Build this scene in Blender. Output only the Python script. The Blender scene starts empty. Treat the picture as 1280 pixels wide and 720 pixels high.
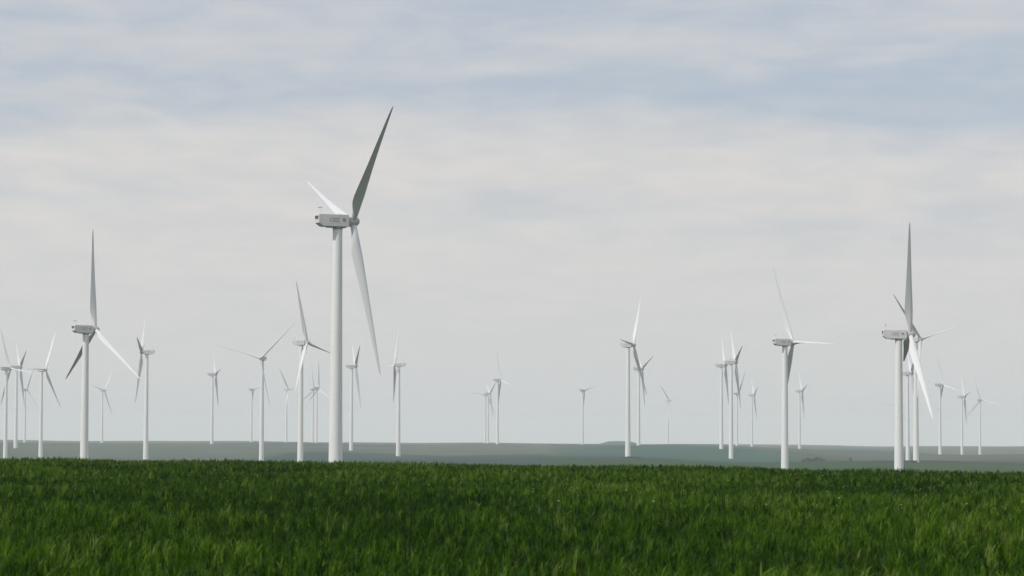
import bpy, math, random
import numpy as np
from mathutils import Matrix, Vector, Quaternion

R = math.radians
random.seed(7)
rng = np.random.default_rng(11)
scene = bpy.context.scene
col = scene.collection

# ------------------------------------------------------------------ camera
EYE = 1.7
PITCH, ROLL = 3.046, 0.336
cd = bpy.data.cameras.new("camera")
cd.lens = 100.0
cd.sensor_width = 36.0
cd.clip_start = 0.5
cd.clip_end = 60000.0
cd.dof.use_dof = True
cd.dof.focus_distance = 700.0
cd.dof.aperture_fstop = 5.6
cam = bpy.data.objects.new("camera", cd)
col.objects.link(cam)
cam.matrix_world = (Matrix.Translation((0, 0, EYE)) @ Matrix.Rotation(R(90 + PITCH), 4, 'X')
                    @ Matrix.Rotation(R(ROLL), 4, 'Z'))
scene.camera = cam

# ------------------------------------------------------------------ sun and sky
SUN_AZ, SUN_EL = 238.0, 44.0      # compass bearing from +Y, clockwise: to the left and behind
sd = bpy.data.lights.new("sun", 'SUN')
sd.energy = 2.9
sd.angle = R(1.5)
sd.color = (1.0, 0.955, 0.89)
sun = bpy.data.objects.new("sun", sd)
col.objects.link(sun)
_to = Vector((math.sin(R(SUN_AZ)) * math.cos(R(SUN_EL)), math.cos(R(SUN_AZ)) * math.cos(R(SUN_EL)), math.sin(R(SUN_EL))))
sun.rotation_euler = _to.to_track_quat('Z', 'Y').to_euler()

scene.view_settings.view_transform = 'Standard'
scene.view_settings.look = 'None'
scene.view_settings.exposure = 0.0
scene.view_settings.gamma = 1.0
scene.view_settings.use_curve_mapping = False
scene.cycles.use_denoising = True
scene.cycles.volume_bounces = 1
scene.cycles.max_bounces = 6
scene.cycles.transparent_max_bounces = 8

world = bpy.data.worlds.new("World")
scene.world = world
world.use_nodes = True
wt = world.node_tree
wt.nodes.clear()


class NT:
    """short hand for wiring nodes"""
    def __init__(self, tree):
        self.t = tree

    def n(self, kind, **kw):
        nd = self.t.nodes.new(kind)
        for k, v in kw.items():
            setattr(nd, k, v)
        return nd

    def put(self, sock, v):
        if hasattr(v, 'is_linked'):
            self.t.links.new(v, sock)
        else:
            sock.default_value = v

    def math(self, op, a, b=0.0, clamp=False):
        nd = self.n('ShaderNodeMath', operation=op, use_clamp=clamp)
        self.put(nd.inputs[0], a)
        self.put(nd.inputs[1], b)
        return nd.outputs[0]

    def smooth(self, v, lo, hi, a=0.0, b=1.0):
        nd = self.n('ShaderNodeMapRange', interpolation_type='SMOOTHSTEP')
        self.put(nd.inputs['Value'], v)
        for k, x in (('From Min', lo), ('From Max', hi), ('To Min', a), ('To Max', b)):
            nd.inputs[k].default_value = x
        return nd.outputs[0]

    def mix(self, f, a, b, blend='MIX'):
        nd = self.n('ShaderNodeMix', data_type='RGBA', blend_type=blend)
        self.put(nd.inputs[0], f)
        self.put(nd.inputs[6], a)
        self.put(nd.inputs[7], b)
        return nd.outputs[2]

    def noise(self, vec, scale, detail=4.0, rough=0.5, dist=0.0):
        nd = self.n('ShaderNodeTexNoise')
        self.t.links.new(vec, nd.inputs['Vector'])
        nd.inputs['Scale'].default_value = scale
        nd.inputs['Detail'].default_value = detail
        nd.inputs['Roughness'].default_value = rough
        nd.inputs['Distortion'].default_value = dist
        return nd.outputs[0]

    def combine(self, x, y, z):
        nd = self.n('ShaderNodeCombineXYZ')
        for i, v in enumerate((x, y, z)):
            self.put(nd.inputs[i], v)
        return nd.outputs[0]


w = NT(wt)
sky = w.n('ShaderNodeTexSky', sky_type='NISHITA', sun_disc=False)
sky.sun_elevation = R(SUN_EL)
sky.sun_rotation = R(SUN_AZ)
sky.altitude = 100.0
sky.dust_density = 1.6
SKY_STRENGTH = 0.085
blue = w.mix(1.0, sky.outputs[0], (SKY_STRENGTH, SKY_STRENGTH, SKY_STRENGTH, 1), 'MULTIPLY')
tc = w.n('ShaderNodeTexCoord')
sep = w.n('ShaderNodeSeparateXYZ')
wt.links.new(tc.outputs['Generated'], sep.inputs[0])
az = w.math('MULTIPLY', w.math('ARCTAN2', sep.outputs[0], sep.outputs[1]), 57.2958)
el = w.math('MULTIPLY', w.math('ARCSINE', sep.outputs[2]), 57.2958)
# layered stratus: wide flat banks, feathered
bank = w.combine(w.math('MULTIPLY', az, 0.16), w.math('MULTIPLY', el, 0.55), 0.0)
n_big = w.noise(bank, 1.0, 3.0, 0.5, 0.6)
fine = w.combine(w.math('MULTIPLY', az, 0.30), w.math('MULTIPLY', el, 1.1), 4.0)
n_fine = w.noise(fine, 1.0, 4.0, 0.5, 0.5)
n_wool = w.noise(fine, 2.0, 3.0, 0.5, 0.3)
lvl = w.math('ADD', el, w.math('MULTIPLY', w.math('SUBTRACT', n_big, 0.5), 2.2))
# ragged edges for the thin places of the layer
az_w = w.math('ADD', az, w.math('MULTIPLY', w.math('SUBTRACT', n_big, 0.5), 5.0))
el_w = w.math('ADD', el, w.math('MULTIPLY', w.math('SUBTRACT', n_fine, 0.5), 1.3))


def thin_place(a0, e0, sa, se, amp):
    p = w.math('POWER', w.math('ABSOLUTE', w.math('MULTIPLY', w.math('SUBTRACT', az_w, a0), 1 / sa)), 2.0)
    q = w.math('POWER', w.math('ABSOLUTE', w.math('MULTIPLY', w.math('SUBTRACT', el_w, e0), 1 / se)), 2.0)
    return w.math('MULTIPLY', w.math('EXPONENT', w.math('MULTIPLY', w.math('ADD', p, q), -1.0)), amp)


THIN = [(0.5, 8.75, 5.0, .55, 1.0), (-6.5, 7.15, 6.0, .50, .75), (3.5, 7.0, 6.5, .70, 1.0), (10.0, 6.9, 3.5, .95, 1.0),
        (8.5, 8.8, 3.5, .5, .6), (0.3, 4.65, 2.2, .28, .42), (-8.8, 4.9, 2.6, .25, .35), (6.2, 4.1, 3.6, .32, .30), (9.5, 4.4, 1.6, .5, .3)]
local = None
for t_ in THIN:
    g_ = thin_place(*t_)
    local = g_ if local is None else w.math('ADD', local, g_)
aside = w.math('MAXIMUM', w.smooth(w.math('ABSOLUTE', az), 11.5, 16.0), w.smooth(el, 9.0, 11.0))
wide = w.math('MULTIPLY', w.smooth(w.math('ADD', el, w.math('MULTIPLY', n_big, 3.0)), 6.5, 9.5), w.smooth(n_fine, 0.62, 0.40, 0.0, 0.8))
thin = w.math('ADD', w.math('MULTIPLY', local, w.math('SUBTRACT', 1.0, aside)), w.math('MULTIPLY', wide, aside), clamp=True)
thin = w.math('MAXIMUM', thin, w.math('MULTIPLY', w.smooth(lvl, 5.7, 7.0), w.smooth(n_fine, 0.35, 0.65, 0.85, 0.50)))
thin = w.math('MULTIPLY', thin, w.smooth(n_wool, 0.2, 0.8, 1.0, 0.72))
white = w.mix(w.smooth(n_wool, 0.3, 0.7), (0.645, 0.640, 0.642, 1), (0.710, 0.690, 0.675, 1))
cloud_low = w.mix(w.smooth(el, 0.0, 5.5), (0.645, 0.65, 0.64, 1), white)
lift = w.smooth(el, 9.5, 40.0, 1.0, 1.45)            # an overcast is brighter towards its zenith
gap = w.mix(0.68, blue, (0.51, 0.58, 0.69, 1))
skycol = w.mix(thin, cloud_low, gap)
skycol = w.mix(1.0, skycol, w.combine(lift, lift, lift), 'MULTIPLY')
bg = w.n('ShaderNodeBackground')
wt.links.new(skycol, bg.inputs[0])
bg.inputs[1].default_value = 1.0
out = w.n('ShaderNodeOutputWorld')
wt.links.new(bg.outputs[0], out.inputs[0])


# ------------------------------------------------------------------ helpers
def mat(name, color, rough=0.6, spec=0.3):
    m = bpy.data.materials.new(name)
    m.use_nodes = True
    b = m.node_tree.nodes['Principled BSDF']
    b.inputs['Base Color'].default_value = (*color, 1)
    b.inputs['Roughness'].default_value = rough
    b.inputs['Specular IOR Level'].default_value = spec
    return m


def mesh_object(name, verts, faces, mats, parent=None, smooth=True, mat_index=None, sharp=None):
    me = bpy.data.meshes.new(name)
    me.from_pydata([tuple(v) for v in verts], [], faces)
    for m in mats:
        me.materials.append(m)
    me.polygons.foreach_set('use_smooth', [smooth] * len(me.polygons))
    if mat_index is not None:
        me.polygons.foreach_set('material_index', mat_index)
    me.update()
    if sharp:
        me.set_sharp_from_angle(angle=R(sharp))
    o = bpy.data.objects.new(name, me)
    col.objects.link(o)
    if parent is not None:
        o.parent = parent
    return o


def tag(o, label=None, cat=None, group=None, kind=None):
    for k, v in (('label', label), ('category', cat), ('group', group), ('kind', kind)):
        if v:
            o[k] = v
    return o


def lathe(profile, seg=24, axis='z'):
    """rings of (radius, height); returns verts, faces"""
    V, F = [], []
    for r, h in profile:
        for i in range(seg):
            a = 2 * math.pi * i / seg
            p = (r * math.cos(a), r * math.sin(a), h)
            if axis == 'y':
                p = (r * math.cos(a), h, r * math.sin(a))
            V.append(p)
    for k in range(len(profile) - 1):
        for i in range(seg):
            j = (i + 1) % seg
            q = (k * seg + i, k * seg + j, (k + 1) * seg + j, (k + 1) * seg + i)
            F.append(q if axis == 'z' else q[::-1])
    F.append(tuple(range(seg))[::-1] if axis == 'z' else tuple(range(seg)))
    n = (len(profile) - 1) * seg
    F.append(tuple(range(n, n + seg)) if axis == 'z' else tuple(range(n, n + seg))[::-1])
    return V, F


def box(x0, x1, y0, y1, z0, z1):
    V = [(x, y, z) for z in (z0, z1) for y in (y0, y1) for x in (x0, x1)]
    F = [(0, 2, 3, 1), (4, 5, 7, 6), (0, 1, 5, 4), (2, 6, 7, 3), (0, 4, 6, 2), (1, 3, 7, 5)]
    return V, F


def join(*parts):
    V, F, M = [], [], []
    for v, f, mi in parts:
        b = len(V)
        V += list(v)
        F += [tuple(i + b for i in q) for q in f]
        M += [mi] * len(f)
    return V, F, M


# ------------------------------------------------------------------ the turbines of the plain, in metres
# east, north, ground height, bearing of the rotor axis, rotor phase, label
TURBINES = [
    (-55.2, 896.3, -29.7, 112.8, -47.5, "tallest white turbine, its dark blade reaching highest into the sky"),
    (-212.0, 1415.2, -44.8, 123.3, 1, "large turbine with a bright blade slanting down to the next slim tower"),
    (167.4, 1229.7, -52.0, 89.0, -16, "large turbine whose white blade hangs across two thinner towers behind it"),
    (157.2, 1636.0, -41.6, 109.5, 29, "thick towered turbine with one white blade held level and one leaning up"),
    (-340.2, 2653.2, -18.9, -86.6, -42, "slim turbine with a short dark blade, touched by a larger one's bright blade tip"),
    (-163.4, 2209.4, -24.1, 69.1, -18, "slim grey turbine close beside the tallest one, long blade pointing up"),
    (329.6, 2318.7, -14.9, 44.8, -43, "turbine close behind a thick tower, dark and white blades spread in a V"),
    (-243.6, 2781.0, -20.7, -15.0, 47, "turbine seen face on, two upper blades opened in a very wide V"),
    (103.4, 2522.3, -14.0, 71.5, 35, "turbine below the flat knoll, dark blade reaching down across a thinner turbine"),
    (-534.0, 3234.0, -22.3, 70.3, 31, "slim turbine at the end of the edge cluster, grey blade slanting down away from it"),
    (-563.1, 3171.9, -22.9, 130.0, 25, "outermost turbine of the cluster at the picture edge, standing nearest that edge"),
    (-612.1, 3519.2, -12.7, 107.8, 55, "second turbine from the edge in the edge cluster, white blade straight up"),
    (-919.8, 5385.9, -9.6, 146.7, 97, "lowest and faintest turbine of the edge cluster, thin blade held level"),
    (-783.0, 5449.8, -9.3, 68.1, 40, "small faint turbine between the bright slanted blade and its own tower"),
    (-429.4, 4086.7, -7.6, 102.9, 40, "slender turbine under the tip of the face on turbine's long blade"),
    (-494.4, 5419.0, -6.5, 135.2 + 5, 45, "small faint turbine next to the face on turbine, grey blade slanting down"),
    (-428.5, 5425.4, -6.1, 59.5, -35, "small faint turbine midway between the face on turbine and the slim grey one"),
    (-375.3, 5385.4, -6.4, 154.0, 8, "faint turbine partly behind the slim grey tower, dark blade slanting low"),
    (-356.4, 5213.1, -6.4, 123.9, 0, "faint turbine between the slim grey tower and the tallest tower, pale blade up"),
    (-190.1, 3385.7, -12.7, 99.1, 60, "turbine close beside the tallest tower, short white and dark blades paired upward"),
    (-123.5, 3118.4, -17.4, -97.6, 97, "turbine under the hanging blade tip of the tallest one, stub white blade out"),
    (-53.9, 5953.0, -6.4, 42.5, -83, "faint turbine of the far trio with a dark blade held out level"),
    (-47.1, 5736.7, -6.4, 105.4, -60, "faintest turbine in the middle of the far trio"),
    (-21.5, 4444.8, -5.8, 106.2, 21, "tallest turbine of the far trio, white blade pointing straight up"),
    (132.0, 5267.0, -7.0, 128.5, 45, "faint lone turbine on the horizon between the far trio and the knoll"),
    (166.5, 3722.2, -5.1, 104.4, 50, "thin turbine just behind the dark lower blade of the turbine below the knoll"),
    (355.9, 6472.3, -8.7, 49.8, -42, "faint lone turbine between the knoll and the close pair of towers"),
    (252.3, 3418.6, -8.3, 92.7, 40, "shorter of the two close turbines, white blade straight up"),
    (228.8, 2962.6, -16.9, 92.5, 50, "taller of the two close turbines, dark and white blades raised together"),
    (433.6, 5470.9, -7.9, 115.4, -30, "faintest turbine among the group around the two close towers"),
    (468.2, 5541.1, -9.7, 93.1, 50, "small turbine between the two close towers and the thick towered turbine"),
    (500.2, 4940.3, -11.9, 94.2, 45, "slim turbine under the level white blade of the thick towered turbine"),
    (450.1, 3232.9, -21.0, 89.0, 60, "thin turbine squeezed between a thick tower and a hanging white blade"),
    (950.4, 6981.4, -12.1, 27.2, 40, "faint turbine hidden by a thick white tower, only thin blades showing"),
    (615.4, 4087.3, -16.4, 103.4, 21, "tallest of three slim turbines in a row, white blade pointing up"),
    (760.9, 4807.5, -22.0, 90.9, 40, "middle one of three slim turbines in a row beyond the hanging white blade"),
    (835.8, 5078.2, -23.2, 150.6, 18, "shortest of three slim turbines in a row, long white blade held level"),
]

# ------------------------------------------------------------------ the lie of the land
_kd = np.array([0, 30, 70, 260, 520, 900, 1250, 1480, 1750, 2050, 2350, 2650, 3200, 4200, 6000, 7400, 9000, 12000, 16000], float)
_kz = np.array([0, -.9, -3.6, -12, -21, -31, -46, -47, -40, -29, -18, -16, -15, -12, -9.5, -8.3, -13, -27, -46], float)


def _pchip(xk, yk, x):
    h = np.diff(xk)
    dl = np.diff(yk) / h
    m = np.zeros_like(yk)
    for i in range(1, len(xk) - 1):
        if dl[i - 1] * dl[i] > 0:
            w1, w2 = 2 * h[i] + h[i - 1], h[i] + 2 * h[i - 1]
            m[i] = (w1 + w2) / (w1 / dl[i - 1] + w2 / dl[i])
    m[-1] = dl[-1]
    x = np.clip(x, xk[0], xk[-1])
    i = np.clip(np.searchsorted(xk, x) - 1, 0, len(h) - 1)
    t = (x - xk[i]) / h[i]
    return ((1 + 2 * t) * (1 - t) ** 2 * yk[i] + t * (1 - t) ** 2 * h[i] * m[i]
            + t * t * (3 - 2 * t) * yk[i + 1] + t * t * (t - 1) * h[i] * m[i + 1])


_ph = rng.uniform(0, 6.28, 40)


def ripple(x, y):
    """low swells of the crop field"""
    return (.055 * np.sin(x * .21 + y * .13 + _ph[0]) * np.sin(y * .17 - x * .05 + _ph[1])
            + .05 * np.sin(y * .33 + x * .09 + _ph[2]) + .03 * np.sin(x * .5 - y * .24 + _ph[3])
            + .035 * np.sin(y * .11 + _ph[4] + 1.5 * np.sin(x * .12)))


def brow(a):
    """distance at which the crop field tips over the brow of the hill, by bearing in degrees"""
    return 155.0 - 2.0 * np.clip(a, -25, 25)


def land(x, y):
    x = np.asarray(x, float)
    y = np.asarray(y, float)
    d = np.hypot(x, y)
    a = np.degrees(np.arctan2(x, y))
    b = brow(a)
    s = d - b * np.clip(1 - (d - b) / 1500.0, 0, 1) * (d < b + 1500)
    far = _pchip(_kd, _kz, np.maximum(np.where(d < b, 0, s), 0))
    z = np.where(d < b, 0.0, far)
    z = z + ripple(x, y) * np.clip((1.25 - d / b) * 4, 0, 1) * np.clip(d / 12 - .5, 0, 1)
    # gentle undulation of the plain
    k = np.clip((d - 1500) / 3000, 0, 1)
    z = z + k * (1.2 * np.sin(x / 530 + _ph[6]) * np.sin(y / 900 + _ph[7]) + .8 * np.sin(x / 240 + y / 700 + _ph[8]))
    k2 = np.clip((d - 6200) / 1200, 0, 1)
    z = z + k2 * (.9 * np.sin(a * 1.13 + y / 4000) + .5 * np.sin(a * 2.7 + _ph[11]) + 2.6 * np.exp(-((a - 8.2) / 1.0) ** 2) + 1.8 * np.exp(-((a + 10) / 1.5) ** 2))
    # a flat-topped knoll and a low mound
    u = np.hypot((x - 233) / 33, (y - 6150) / 300)
    z = z + 7.0 / (1 + np.exp((u - 1) * 8))
    return z


class Relief:
    """land() bent so that it meets every turbine's foot"""
    def __init__(self, pts):
        p = np.array(pts, float)
        self.q = self.key(p[:, 0], p[:, 1])
        res = p[:, 2] - land(p[:, 0], p[:, 1])
        K = self.kern(self.q, self.q)
        self.w = np.linalg.solve(K + 1e-3 * np.eye(len(p)), res)

    @staticmethod
    def key(x, y):
        return np.stack([np.degrees(np.arctan2(x, y)) / 1.6, np.log(np.maximum(np.hypot(x, y), 1)) / .16], -1)

    @staticmethod
    def kern(a, b):
        d2 = ((a[:, None, :] - b[None, :, :]) ** 2).sum(-1)
        return np.exp(-d2)

    def __call__(self, x, y):
        x = np.asarray(x, float).ravel()
        y = np.asarray(y, float).ravel()
        z = land(x, y)
        out = np.zeros_like(z)
        k = self.key(x, y)
        for i in range(0, len(x), 20000):
            out[i:i + 20000] = self.kern(k[i:i + 20000], self.q) @ self.w
        return z + out


relief = Relief([t[:3] for t in TURBINES])


# ------------------------------------------------------------------ ground sheet
FIELDS = [(-600, 600, 240, 1480, (.013, .040, .009)),  # unseen dark valley field, added to cut light bounced onto the blades
          (-900, -150, 2300, 4300, (.062, .084, .062)), (-1500, -330, 4400, 5000, (.016, .046, .036)),
          (-260, 40, 2500, 3250, (.016, .045, .040)), (-330, -150, 1500, 2300, (.050, .085, .022)),
          (-150, 60, 3300, 5200, (.070, .086, .062)), (60, 330, 2650, 3900, (.026, .070, .052)),
          (40, 300, 1450, 2450, (.016, .048, .014)), (300, 700, 1450, 2300, (.024, .056, .016)),
          (380, 1100, 2500, 3900, (.056, .066, .050)), (480, 1700, 4000, 5300, (.018, .064, .058)),
          (-700, 500, 5500, 6800, (.030, .066, .052))]


def ground_material():
    m = bpy.data.materials.new("farmland")
    m.use_nodes = True
    t = m.node_tree
    b = t.nodes['Principled BSDF']
    b.inputs['Roughness'].default_value = 1.0
    b.inputs['Specular IOR Level'].default_value = 0.0
    g = NT(t)
    geo = g.n('ShaderNodeNewGeometry')
    sp = g.n('ShaderNodeSeparateXYZ')
    t.links.new(geo.outputs['Position'], sp.inputs[0])
    # big fields, long across the view
    warp = g.noise(g.combine(g.math('MULTIPLY', sp.outputs[0], .002), g.math('MULTIPLY', sp.outputs[1], .0012), 0.), 1.0, 2.0)
    fx = g.math('ADD', g.math('MULTIPLY', sp.outputs[0], 1 / 620), g.math('MULTIPLY', warp, .7))
    fy = g.math('ADD', g.math('MULTIPLY', sp.outputs[1], 1 / 900), g.math('MULTIPLY', warp, .9))
    vor = g.n('ShaderNodeTexVoronoi', feature='F1')
    vor.inputs['Scale'].default_value = 1.0
    t.links.new(g.combine(fx, fy, 0.), vor.inputs['Vector'])
    rnd = g.n('ShaderNodeSeparateColor')
    t.links.new(vor.outputs['Color'], rnd.inputs[0])
    ramp = g.n('ShaderNodeValToRGB')
    ramp.color_ramp.interpolation = 'CONSTANT'
    els = ramp.color_ramp.elements
    cols = [(0, (.032, .062, .022)), (.25, (.060, .075, .038)), (.45, (.105, .098, .070)), (.62, (.014, .042, .032)), (.8, (.044, .074, .028))]
    els[0].position, els[0].color = cols[0][0], (*cols[0][1], 1)
    els[1].position, els[1].color = cols[1][0], (*cols[1][1], 1)
    for p, c in cols[2:]:
        e = els.new(p)
        e.color = (*c, 1)
    t.links.new(rnd.outputs[0], ramp.inputs[0])
    patch = g.noise(g.combine(g.math('MULTIPLY', sp.outputs[0], .011), g.math('MULTIPLY', sp.outputs[1], .004), 0.), 1.0, 5.0, .6)
    far = g.mix(g.smooth(patch, .3, .7), ramp.outputs[0], (.036, .050, .026, 1))
    far2 = g.mix(.30, ramp.outputs[0], far)
    # soil and leaf litter under the young crop close by
    nz = g.noise(geo.outputs['Position'], 3.0, 5.0, .6)
    near = g.mix(g.smooth(nz, .35, .7), (.018, .040, .008, 1), (.030, .060, .012, 1))
    ln = g.n('ShaderNodeVectorMath', operation='LENGTH')
    t.links.new(geo.outputs['Position'], ln.inputs[0])
    # the larger fields that can be told apart, plus the added unseen valley one: west, east, south, north edge, colour
    wx = g.math('ADD', sp.outputs[0], g.math('MULTIPLY', g.math('SUBTRACT', patch, .5), 60.0))
    wy = g.math('ADD', sp.outputs[1], g.math('MULTIPLY', g.math('SUBTRACT', warp, .5), 260.0))
    for x0, x1, y0, y1, c in FIELDS:
        e, q = 14.0, 40.0
        mx = g.math('MULTIPLY', g.smooth(wx, x0 - e, x0 + e), g.smooth(wx, x1 + e, x1 - e))
        my = g.math('MULTIPLY', g.smooth(wy, y0 - q, y0 + q), g.smooth(wy, y1 + q, y1 - q))
        grain = g.mix(g.smooth(patch, .3, .7), (*[v * .85 for v in c], 1), (*[v * 1.15 for v in c], 1))
        far2 = g.mix(g.math('MULTIPLY', mx, my), far2, grain)
    c = g.mix(g.smooth(ln.outputs['Value'], 190, 280), near, far2)
    t.links.new(c, b.inputs['Base Color'])
    return m


def build_ground():
    azs = np.concatenate([np.arange(-180, -15, 3.0), np.arange(-15, 15, .14), np.arange(15, 180, 3.0)])
    ds = np.concatenate([np.arange(1, 20, 2.0), np.arange(20, 240, 2.2), np.geomspace(240, 16000, 190)])
    A, D = np.meshgrid(np.radians(azs), ds)
    X, Y = np.sin(A) * D, np.cos(A) * D
    Z = relief(X, Y).reshape(X.shape)
    na, nd = len(azs), len(ds)
    V = np.stack([X, Y, Z], -1).reshape(-1, 3)
    V = np.vstack([V, [[0, 0, 0]]])
    idx = np.arange(na * nd).reshape(nd, na)
    nxt = np.roll(idx, -1, 1)
    F = np.stack([idx[:-1], idx[1:], nxt[1:], nxt[:-1]], -1).reshape(-1, 4)
    faces = [tuple(int(i) for i in q) for q in F]
    c = na * nd
    faces += [(c, int(idx[0, i]), int(nxt[0, i])) for i in range(na)]
    o = mesh_object("ground", V, faces, [ground_material()])
    return tag(o, kind='structure')


ground = build_ground()


# ------------------------------------------------------------------ haze over the plain
def build_haze():
    v, f = box(-17500, 17500, -17500, 17500, -75, 140)
    m = bpy.data.materials.new("air")
    m.use_nodes = True
    t = m.node_tree
    t.nodes.clear()
    vol = t.nodes.new('ShaderNodeVolumePrincipled')
    vol.inputs['Color'].default_value = (.94, .972, .978, 1)
    vol.inputs['Density'].default_value = 9.2e-5
    vol.inputs['Anisotropy'].default_value = 0.0
    o = t.nodes.new('ShaderNodeOutputMaterial')
    t.links.new(vol.outputs[0], o.inputs['Volume'])
    h = mesh_object("haze", v, f, [m], smooth=False)
    return tag(h, kind='stuff')


build_haze()

# ------------------------------------------------------------------ wind turbine
HUB = 100.0


def paint(name, color, rough, grime):
    m = mat(name, color, rough, .35)
    t = m.node_tree
    g = NT(t)
    tcn = g.n('ShaderNodeTexCoord')
    mp = g.n('ShaderNodeMapping')
    mp.inputs['Scale'].default_value = (.5, .5, .06)
    t.links.new(tcn.outputs['Object'], mp.inputs[0])
    n = g.noise(mp.outputs[0], 1.2, 5., .6)
    dark = tuple(c * grime for c in color)
    c = g.mix(g.smooth(n, .5, .8), (*color, 1), (*dark, 1))
    t.links.new(c, t.nodes['Principled BSDF'].inputs['Base Color'])
    return m


M_TOWER = paint("tower_paint", (.72, .72, .70), .55, .90)
M_BLADE = paint("blade_gelcoat", (.62, .62, .62), .42, .92)
M_SHELL = paint("nacelle_paint", (.60, .59, .575), .5, .84)
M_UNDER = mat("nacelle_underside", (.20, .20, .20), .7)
M_DARK = mat("dark_metal", (.06, .06, .065), .6)
M_HUB = paint("hub_shade_grey", (.42, .42, .42), .55, .85)  # white spinner in shadow: the shade is put into this grey
M_RED = mat("faded_red_lettering", (.40, .32, .32), .6)
M_BLUE = mat("dark_roundel", (.25, .25, .25), .6)
M_SEAM = mat("seam", (.50, .50, .49), .7)
M_FOOT = mat("concrete", (.46, .45, .43), .9)


def make_tower(parent):
    H = HUB - 2.1
    prof, mi = [], []
    secs = [0, .32, .66, 1.0]
    prof += [(2.56, -1.5), (2.56, .25), (2.45, .26)]
    for i in range(1, len(secs)):
        a, b = secs[i - 1], secs[i]
        rad = lambda s: 2.45 - .95 * s ** .9
        for k in range(1, 7):
            s = a + (b - a) * k / 6
            prof.append((rad(s), .26 + (H - .26) * s))
        if i < 3:
            prof.append((rad(b) + .035, .26 + (H - .26) * b + .01))
            prof.append((rad(b) + .035, .26 + (H - .26) * b + .22))
            prof.append((rad(b), .26 + (H - .26) * b + .23))
    v, f = lathe(prof, 40)
    return mesh_object("tower", v, f, [M_TOWER], parent, sharp=40)


def extrude_profile(pts, hw, taper=None):
    """side outline in (y, z) swept across x, rounded by inset shoulder rings"""
    xs = [(-hw, .93), (-hw * .92, 1.0), (hw * .92, 1.0), (hw, .93)]
    cy = sum(p[0] for p in pts) / len(pts)
    cz = sum(p[1] for p in pts) / len(pts)
    V, F = [], []
    n = len(pts)
    for x, s in xs:
        for y, z in pts:
            V.append((x, cy + (y - cy) * (s * .25 + .75), cz + (z - cz) * s))
    for k in range(3):
        for i in range(n):
            j = (i + 1) % n
            F.append((k * n + i, (k + 1) * n + i, (k + 1) * n + j, k * n + j))
    F.append(tuple(range(n)))
    F.append(tuple(range(3 * n, 4 * n))[::-1])
    return V, F


def lettering(body, size, xside, ymid, z):
    """letters lying on the flank, as thin solid strokes"""
    c = bpy.data.curves.new("letters", 'FONT')
    c.body = body
    c.size = size
    c.extrude = .012
    c.offset = .085
    c.align_x = 'CENTER'
    c.resolution_u = 2
    o = bpy.data.objects.new("letters", c)
    col.objects.link(o)
    dg = bpy.context.evaluated_depsgraph_get()
    me = bpy.data.meshes.new_from_object(o.evaluated_get(dg))
    V = [(v.co.x, v.co.y, v.co.z) for v in me.vertices]
    F = [tuple(p.vertices) for p in me.polygons]
    bpy.data.objects.remove(o)
    bpy.data.meshes.remove(me)
    bpy.data.curves.remove(c)
    out = []
    for x, y, zz in V:
        if xside > 0:      # seen from +X: reading direction runs along +Y
            out.append((xside + zz, ymid + x, z + y))
        else:              # seen from -X: reading direction runs along -Y
            out.append((xside - zz, ymid - x, z + y))
    return out, F


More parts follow.
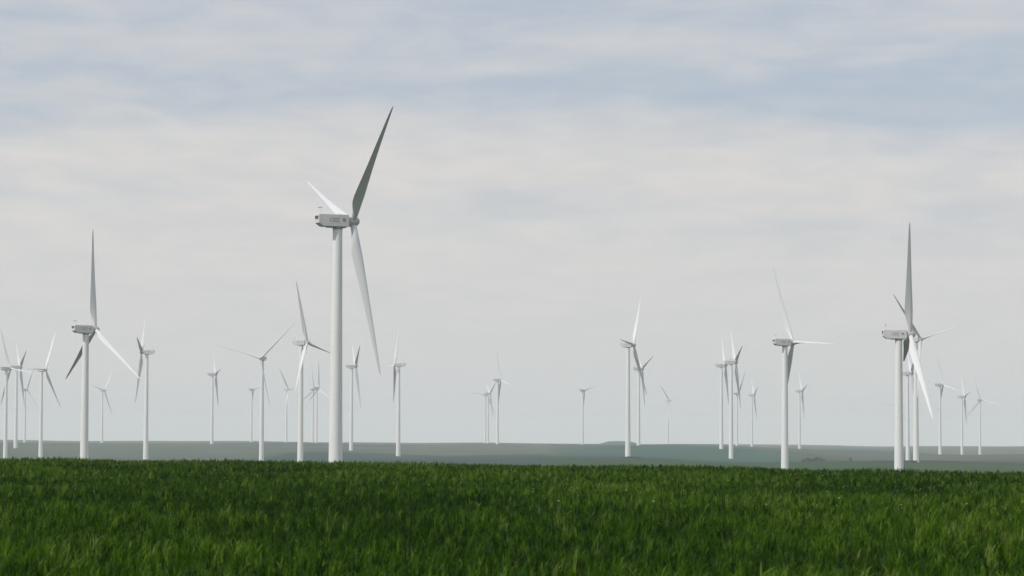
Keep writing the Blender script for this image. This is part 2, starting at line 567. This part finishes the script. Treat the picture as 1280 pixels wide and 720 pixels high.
def make_nacelle(parent):
    z0 = HUB
    side = [(-3.3, -1.7), (-3.3, 1.75), (-3.0, 2.0), (5.6, 2.0), (6.75, 1.95), (6.9, 1.75), (6.9, -.85), (5.7, -1.7), (5.1, -1.93), (-2.8, -1.95)]
    v, f = extrude_profile([(y, z + z0) for y, z in side], 1.85)
    parts = [(v, f, 0)]
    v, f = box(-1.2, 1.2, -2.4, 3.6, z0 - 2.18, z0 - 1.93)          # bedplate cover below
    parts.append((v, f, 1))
    for s in (-1, 1):
        v, f = box(min(s * 1.835, s * 1.862), max(s * 1.835, s * 1.862), -2.9, 5.8, z0 - 1.02, z0 - .96)   # shell seam
        parts.append((v, f, 4))
        v, f = lettering("CEZ", 1.75, s * 1.865, 1.7, z0 - .42)
        parts.append((v, f, 2))
        rv, rf = [], []
        n = 20
        ym = -1.55
        for x in (s * 1.84, s * 1.878):
            for i in range(n):
                a = 2 * math.pi * i / n
                rv.append((x, ym + .62 * math.cos(a), z0 + .22 + .62 * math.sin(a)))
        for i in range(n):
            j = (i + 1) % n
            q = (i, j, n + j, n + i)
            rf.append(q if s < 0 else q[::-1])
        rf.append(tuple(range(n, 2 * n)) if s > 0 else tuple(range(n, 2 * n))[::-1])
        parts.append((rv, rf, 3))
    V, F, M = join(*parts)
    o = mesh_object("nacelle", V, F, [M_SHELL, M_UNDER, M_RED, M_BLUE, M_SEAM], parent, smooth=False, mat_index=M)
    # air outlet at the tail
    v1, f1 = box(-1.25, 1.25, 6.62, 7.15, z0 + .55, z0 + 1.42)
    mesh_object("air_outlet", v1, f1, [M_DARK], o, smooth=False)
    # yaw collar between tower top and shell
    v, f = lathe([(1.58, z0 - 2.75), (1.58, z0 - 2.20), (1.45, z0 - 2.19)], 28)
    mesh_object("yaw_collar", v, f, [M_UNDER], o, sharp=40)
    # wind vane mast and anemometer on the roof
    a = lathe([(.05, z0 + 2.1), (.04, z0 + 4.1)], 8)
    b = [(x + .9, y + 5.6, z) for x, y, z in a[0]]
    c2 = [(x - .9, y + 5.6, z) for x, y, z in a[0]]
    top = box(-1.05, 1.05, 5.56, 5.64, z0 + 3.3, z0 + 3.38)
    vane = box(.87, .93, 5.2, 6.25, z0 + 3.95, z0 + 4.3)
    cup = lathe([(.22, z0 + 4.08), (.26, z0 + 4.2), (.2, z0 + 4.32)], 10)
    cup = ([(x - .9, y + 5.6, z) for x, y, z in cup[0]], cup[1])
    V, F, M = join((b, a[1], 0), (c2, a[1], 0), (*top, 0), (*vane, 0), (*cup, 0))
    mesh_object("wind_sensor", V, F, [M_SEAM], o, smooth=False)
    # roof hatch and obstruction lamp
    v, f = box(-.55, .55, -1.3, -.1, z0 + 1.98, z0 + 2.2)
    mesh_object("roof_hatch", v, f, [M_SHELL], o, smooth=False)
    return o


TILT, CONE, OVERHANG = 5.0, 2.5, 5.0


def make_hub(parent):
    prof = [(1.35, 1.62), (1.62, 1.2), (1.72, .4), (1.70, -.5), (1.5, -1.25), (1.1, -1.85), (.6, -2.2), (.12, -2.32)]
    v, f = lathe([(r, h) for r, h in prof], 28, 'y')
    f = [q[::-1] for q in f]
    o = mesh_object("hub", v, f, [M_HUB], parent, sharp=60)
    o.matrix_local = Matrix.Translation((0, -OVERHANG, HUB)) @ Matrix.Rotation(R(-TILT), 4, 'X')
    return o


def blade_mesh():
    L = 50.0
    st = [(1.2, 2.0, 1.0), (2.6, 2.0, 1.0), (4.2, 2.15, .86), (6.3, 2.75, .55), (8.6, 3.35, .38), (11., 3.55, .30), (14., 3.35, .265),
          (18., 2.95, .24), (23., 2.48, .22), (28., 2.08, .205), (33., 1.72, .19), (38., 1.38, .18), (43., 1.03, .17), (46.5, .78, .165), (48.8, .5, .16), (49.7, .26, .16), (50., .1, .16)]
    n = 22
    V, F = [], []
    for r, c, th in st:
        s = r / L
        tw = R(82 + 13 * (1 - s) ** 2.2)
        round_ = max(0, min(1, (th - .38) / .6))
        bend = -1.6 * s ** 2
        for i in range(n):
            a = 2 * math.pi * i / n
            # airfoil: x along chord from leading edge (0) to trailing edge (1)
            xc = .5 * (1 + math.cos(a))
            xx = max(xc, 1e-6)
            yt = 5 * th * (.2969 * math.sqrt(xx) - .126 * xx - .3516 * xx ** 2 + .2843 * xx ** 3 - .1036 * xx ** 4)
            yy = (yt if a <= math.pi else -yt) + .025 * math.sin(math.pi * xc) * (1 - round_)
            ax, ay = (.32 - xc) * c, yy * c
            cx_, cy_ = -.5 * c * math.cos(a), .5 * c * math.sin(a)
            X = ax * (1 - round_) + cx_ * round_
            Y = ay * (1 - round_) + cy_ * round_
            # X points to the leading edge; feathered so that it faces the wind (-Y)
            px = X * math.cos(-tw) - Y * math.sin(-tw)
            py = X * math.sin(-tw) + Y * math.cos(-tw)
            V.append((px + bend, py, r))
    for k in range(len(st) - 1):
        for i in range(n):
            j = (i + 1) % n
            F.append((k * n + i, k * n + j, (k + 1) * n + j, (k + 1) * n + i))
    F.append(tuple(range(n))[::-1])
    m = (len(st) - 1) * n
    F.append(tuple(range(m, m + n)))
    import bmesh
    me = bpy.data.meshes.new("blade")
    me.from_pydata(V, [], F)
    bm = bmesh.new()
    bm.from_mesh(me)
    bmesh.ops.recalc_face_normals(bm, faces=bm.faces)
    bm.to_mesh(me)
    bm.free()
    me.polygons.foreach_set('use_smooth', [True] * len(me.polygons))
    me.materials.append(M_BLADE)
    me.update()
    me.set_sharp_from_angle(angle=R(50))
    return me


BLADE = blade_mesh()


def blade_pose(phase):
    return (Matrix.Translation((0, -OVERHANG, HUB)) @ Matrix.Rotation(R(-TILT), 4, 'X')
            @ Matrix.Rotation(R(phase), 4, 'Y') @ Matrix.Rotation(R(CONE), 4, 'X'))


def make_turbine():
    root = bpy.data.objects.new("wind_turbine", None)
    col.objects.link(root)
    make_tower(root)
    make_nacelle(root)
    make_hub(root)
    for i in range(3):
        b = bpy.data.objects.new("blade", BLADE)
        col.objects.link(b)
        b.parent = root
        b.matrix_local = blade_pose(120 * i)
    return root


def copy_tree(o, parent=None):
    c = o.copy()
    col.objects.link(c)
    if parent is not None:
        c.parent = parent
    for ch in list(o.children):
        copy_tree(ch, c)
    return c


proto = make_turbine()
roots = [proto] + [copy_tree(proto) for _ in TURBINES[1:]]
for root, (x, y, z, yaw, phase, label) in zip(roots, TURBINES):
    root.location = (x, y, z)
    root.rotation_euler = (0, 0, R(yaw))
    tag(root, label, "wind turbine", "wind turbines across the plain")
    k = 0
    for ch in root.children:
        if ch.name.split('.')[0] == 'blade':
            ch.matrix_local = blade_pose(phase + 120 * k)
            k += 1


# ------------------------------------------------------------------ young cereal crop on the brow
def leaf_material():
    m = bpy.data.materials.new("cereal_leaf")
    m.use_nodes = True
    t = m.node_tree
    t.nodes.clear()
    g = NT(t)
    at = g.n('ShaderNodeAttribute', attribute_name='tint')
    ramp = g.n('ShaderNodeValToRGB')
    e = ramp.color_ramp.elements
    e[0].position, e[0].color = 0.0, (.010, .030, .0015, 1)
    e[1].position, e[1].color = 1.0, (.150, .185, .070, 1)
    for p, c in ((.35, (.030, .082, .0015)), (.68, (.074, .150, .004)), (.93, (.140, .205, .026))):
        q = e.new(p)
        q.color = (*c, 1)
    t.links.new(at.outputs['Fac'], ramp.inputs[0])
    d = g.n('ShaderNodeBsdfPrincipled')
    d.inputs['Roughness'].default_value = .4
    d.inputs['Specular IOR Level'].default_value = .05
    t.links.new(ramp.outputs[0], d.inputs['Base Color'])
    tr = g.n('ShaderNodeBsdfTranslucent')
    t.links.new(ramp.outputs[0], tr.inputs[0])
    mx = g.n('ShaderNodeMixShader')
    mx.inputs[0].default_value = .3
    t.links.new(d.outputs[0], mx.inputs[1])
    t.links.new(tr.outputs[0], mx.inputs[2])
    o = g.n('ShaderNodeOutputMaterial')
    t.links.new(mx.outputs[0], o.inputs[0])
    return m


def value_noise(x, y, scale, seed):
    r = np.random.default_rng(seed)
    G = r.random((256, 256))
    u, v = x / scale, y / scale
    i, j = np.floor(u).astype(int), np.floor(v).astype(int)
    fu, fv = u - i, v - j
    fu, fv = fu * fu * (3 - 2 * fu), fv * fv * (3 - 2 * fv)
    g = lambda a, b: G[a % 256, b % 256]
    return ((g(i, j) * (1 - fu) + g(i + 1, j) * fu) * (1 - fv) + (g(i, j + 1) * (1 - fu) + g(i + 1, j + 1) * fu) * fv)


def strips(name, P, lean_dir, length, lean, width, face_dir, tint, segs, material):
    """many leaf strips as one mesh: base P, bending over lean_dir"""
    n = len(P)
    rows = segs + 1
    V = np.zeros((n, rows * 2 - 1, 3))
    T = np.zeros((n, rows * 2 - 1))
    for k in range(rows):
        s = k / segs
        hor = lean * length * (s ** 2)
        ver = length * s * (1 - .35 * lean * s * s)
        c = P + np.stack([lean_dir[:, 0] * hor, lean_dir[:, 1] * hor, ver], -1)
        wd = width * (1 - s ** 2.2) * .5 + .0004
        off = np.stack([face_dir[:, 0] * wd, face_dir[:, 1] * wd, np.zeros(n)], -1)
        if k < segs:
            V[:, 2 * k] = c - off
            V[:, 2 * k + 1] = c + off
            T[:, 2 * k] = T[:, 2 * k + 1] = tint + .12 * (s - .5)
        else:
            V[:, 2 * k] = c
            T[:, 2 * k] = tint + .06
    nv = rows * 2 - 1
    base = (np.arange(n) * nv)[:, None]
    tri = []
    for k in range(segs):
        a, b = 2 * k, 2 * k + 1
        if k < segs - 1:
            c, d = 2 * k + 2, 2 * k + 3
            tri += [[a, b, d], [a, d, c]]
        else:
            tri += [[a, b, 2 * k + 2]]
    tri = np.array(tri)
    Fi = (base[:, None, :] + tri[None]).reshape(-1, 3)
    me = bpy.data.meshes.new(name)
    me.vertices.add(n * nv)
    me.vertices.foreach_set('co', V.reshape(-1).astype(np.float32))
    m = len(Fi)
    me.loops.add(m * 3)
    me.loops.foreach_set('vertex_index', Fi.reshape(-1).astype(np.int32))
    me.polygons.add(m)
    me.polygons.foreach_set('loop_start', (np.arange(m) * 3).astype(np.int32))
    me.polygons.foreach_set('use_smooth', np.ones(m, bool))
    at = me.attributes.new('tint', 'FLOAT', 'POINT')
    at.data.foreach_set('value', np.clip(T, 0, 1).reshape(-1).astype(np.float32))
    me.materials.append(material)
    me.update(calc_edges=True)
    o = bpy.data.objects.new(name, me)
    col.objects.link(o)
    return o


def build_crop():
    P, wid, tiller, tall = [], [], [], []
    for d0, d1, dens, wscale in ((16, 30, 300, 1.0), (30, 52, 230, 1.05), (52, 90, 140, 1.3), (90, 215, 72, 1.75)):
        half = R(14.5)
        area = half * (d1 ** 2 - d0 ** 2)
        per = 9
        k = int(area * dens / per)
        d = np.sqrt(rng.uniform(d0 ** 2, d1 ** 2, k))
        a = rng.uniform(-half, half, k)
        keep = d < brow(np.degrees(a)) + 26
        d, a = d[keep], a[keep]
        k = len(d)
        # each plant is a tuft of leaves of one height and one tone
        tiller.append(np.repeat(rng.normal(0, 1, k), per))
        tall.append(np.repeat(rng.uniform(.62, 1.18, k), per))
        x = np.repeat(np.sin(a) * d, per) + rng.normal(0, .024, k * per)
        y = np.repeat(np.cos(a) * d, per) + rng.normal(0, .024, k * per)
        P.append(np.stack([x, y], -1))
        wid.append(np.full(len(x), wscale))
    P = np.vstack(P)
    wid, tiller, tall = np.concatenate(wid), np.concatenate(tiller), np.concatenate(tall)
    n = len(P)
    x, y = P[:, 0], P[:, 1]
    z = relief(x, y)
    big = value_noise(x * .6 + 500, y * .35 + 500, 2.6, 3)
    mid = value_noise(x + 500, y * .7 + 500, 1.5, 4)
    small = value_noise(x + 500, y + 500, .35, 5)
    vig = .55 * big + .25 * mid + .20 * small
    height = (.22 + .28 * vig) * tall ** .8                  # how high the plant stands
    length = .205 * tall ** .5 * rng.uniform(.6, 1.15, n)
    th = rng.uniform(0, 2 * np.pi, n)
    lean_dir = np.stack([np.cos(th), np.sin(th)], -1)
    lean_dir[:, 0] += .2
    fd = th + np.pi / 2 + rng.normal(0, .5, n)
    face_dir = np.stack([np.cos(fd), np.sin(fd)], -1)
    lean = np.abs(rng.normal(.48, .30, n))
    width = rng.uniform(.008, .016, n) * wid
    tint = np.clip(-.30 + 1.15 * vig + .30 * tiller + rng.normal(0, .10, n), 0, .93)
    pale = (tiller > 2.0) & (rng.random(n) < .35)
    tint[pale] = 1.0
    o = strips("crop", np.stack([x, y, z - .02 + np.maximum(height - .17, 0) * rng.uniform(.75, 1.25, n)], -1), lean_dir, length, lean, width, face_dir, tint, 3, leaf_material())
    tag(o, "dense young green cereal crop covering the low brow", kind='stuff', cat="crop")
    return n


build_crop()


def build_flowers():
    """small pale and yellow weed flowers standing just above the crop, mostly near the brow"""
    n = 260
    a = np.radians(rng.uniform(-12, 12, n))
    a = np.where(rng.random(n) < .5, np.abs(a), a)
    d = brow(np.degrees(a)) * np.sqrt(rng.uniform(.12, .80, n))
    x, y = np.sin(a) * d, np.cos(a) * d
    z = relief(x, y)
    V, F, M = [], [], []
    for i in range(n):
        h = random.uniform(.42, .53)
        r = random.uniform(.010, .024)
        k = 6
        b = len(V)
        mi = 0 if random.random() < .6 else 1
        V.append((x[i], y[i], z[i] + h + r * .5))
        for j in range(k):
            t = 2 * math.pi * j / k
            V.append((x[i] + r * math.cos(t), y[i] + r * math.sin(t), z[i] + h + random.uniform(-.3, .2) * r))
        V.append((x[i], y[i], z[i] + h - r * .8))
        for j in range(k):
            F.append((b, b + 1 + j, b + 1 + (j + 1) % k))
            F.append((b + k + 1, b + 1 + (j + 1) % k, b + 1 + j))
        M += [mi] * (2 * k)
        b = len(V)
        V += [(x[i] - .003, y[i], z[i]), (x[i] + .003, y[i], z[i]), (x[i], y[i], z[i] + h - r * .7)]
        F.append((b, b + 1, b + 2))
        M.append(2)
    o = mesh_object("wildflowers", V, F, [mat("petal_yellow", (.34, .34, .07)), mat("petal_pale", (.40, .42, .30)), mat("stalk", (.06, .11, .02))], smooth=False, mat_index=M)
    tag(o, "scattered small pale and yellow weed flowers among the crop", "flowers", kind='stuff')


build_flowers()


# ------------------------------------------------------------------ scrub out on the plain
def leaf_clump_material():
    m = mat("scrub_leaf", (.035, .060, .025), .9, .1)
    return m


M_SCRUB = leaf_clump_material()
M_BARK = mat("bark", (.07, .055, .04), .95, .1)


def make_shrub(x, y, wx, wy, h, label, group=None, leaves=1500, cell=.5):
    root = bpy.data.objects.new("shrub", None)
    col.objects.link(root)
    root.location = (x, y, float(relief(x, y)[0]) - .1)
    V, F = [], []
    lobes = [(random.uniform(-.75, .75) * wx, random.uniform(-.7, .7) * wy, random.uniform(.35, .5), random.uniform(.55, 1)) for _ in range(9)]
    for i in range(leaves):
        lx, ly, lr, lh = random.choice(lobes)
        while True:
            p = Vector((random.uniform(-1, 1), random.uniform(-1, 1), random.uniform(-.2, 1)))
            if .25 < p.length < 1:
                break
        c = Vector((lx + p.x * lr * wx, ly + p.y * lr * wy, h * (.1 + .9 * lh * max(p.z, 0) * (1 - .5 * (lx / wx) ** 2))))
        q = Quaternion(Vector((random.gauss(0, 1), random.gauss(0, 1), random.gauss(0, 1))).normalized(), random.uniform(0, 6.3))
        s = cell * random.uniform(.5, 1.2)
        b = len(V)
        for u, v_ in ((-1, -.6), (1, -.6), (.8, .7), (-.7, .6)):
            V.append(c + q @ Vector((u * s, v_ * s, 0)))
        F.append((b, b + 1, b + 2, b + 3))
    mesh_object("foliage", V, F, [M_SCRUB], root, smooth=False)
    parts = []
    for i in range(5):
        v, f = lathe([(.14, -.2), (.10, h * .35), (.05, h * .7)], 6)
        dx, dy = random.uniform(-.4, .4) * wx, random.uniform(-.4, .4) * wy
        parts.append(([(a + dx + z * .1, b + dy, z) for a, b, z in v], f, 0))
    V, F, M = join(*parts)
    mesh_object("stem", V, F, [M_BARK], root)
    return tag(root, label, "shrub", group)


make_shrub(281, 2640, 11, 8, 4.6, "low dark scrub mound on the plain beside the thick towered turbine", leaves=2600, cell=.6)
make_shrub(104, 2505, 11, 5, 1.6, "flat dark scrub patch at the foot of the turbine below the knoll", leaves=1500, cell=.5)
make_shrub(314, 2640, 1.6, 1.6, 4.6, "thin upright bush alone on the plain past the scrub mound", leaves=500, cell=.4)
make_shrub(326, 2300, 2.4, 2.0, 2.4, "small brown bush at the foot of the two thinner towers", leaves=500, cell=.4)
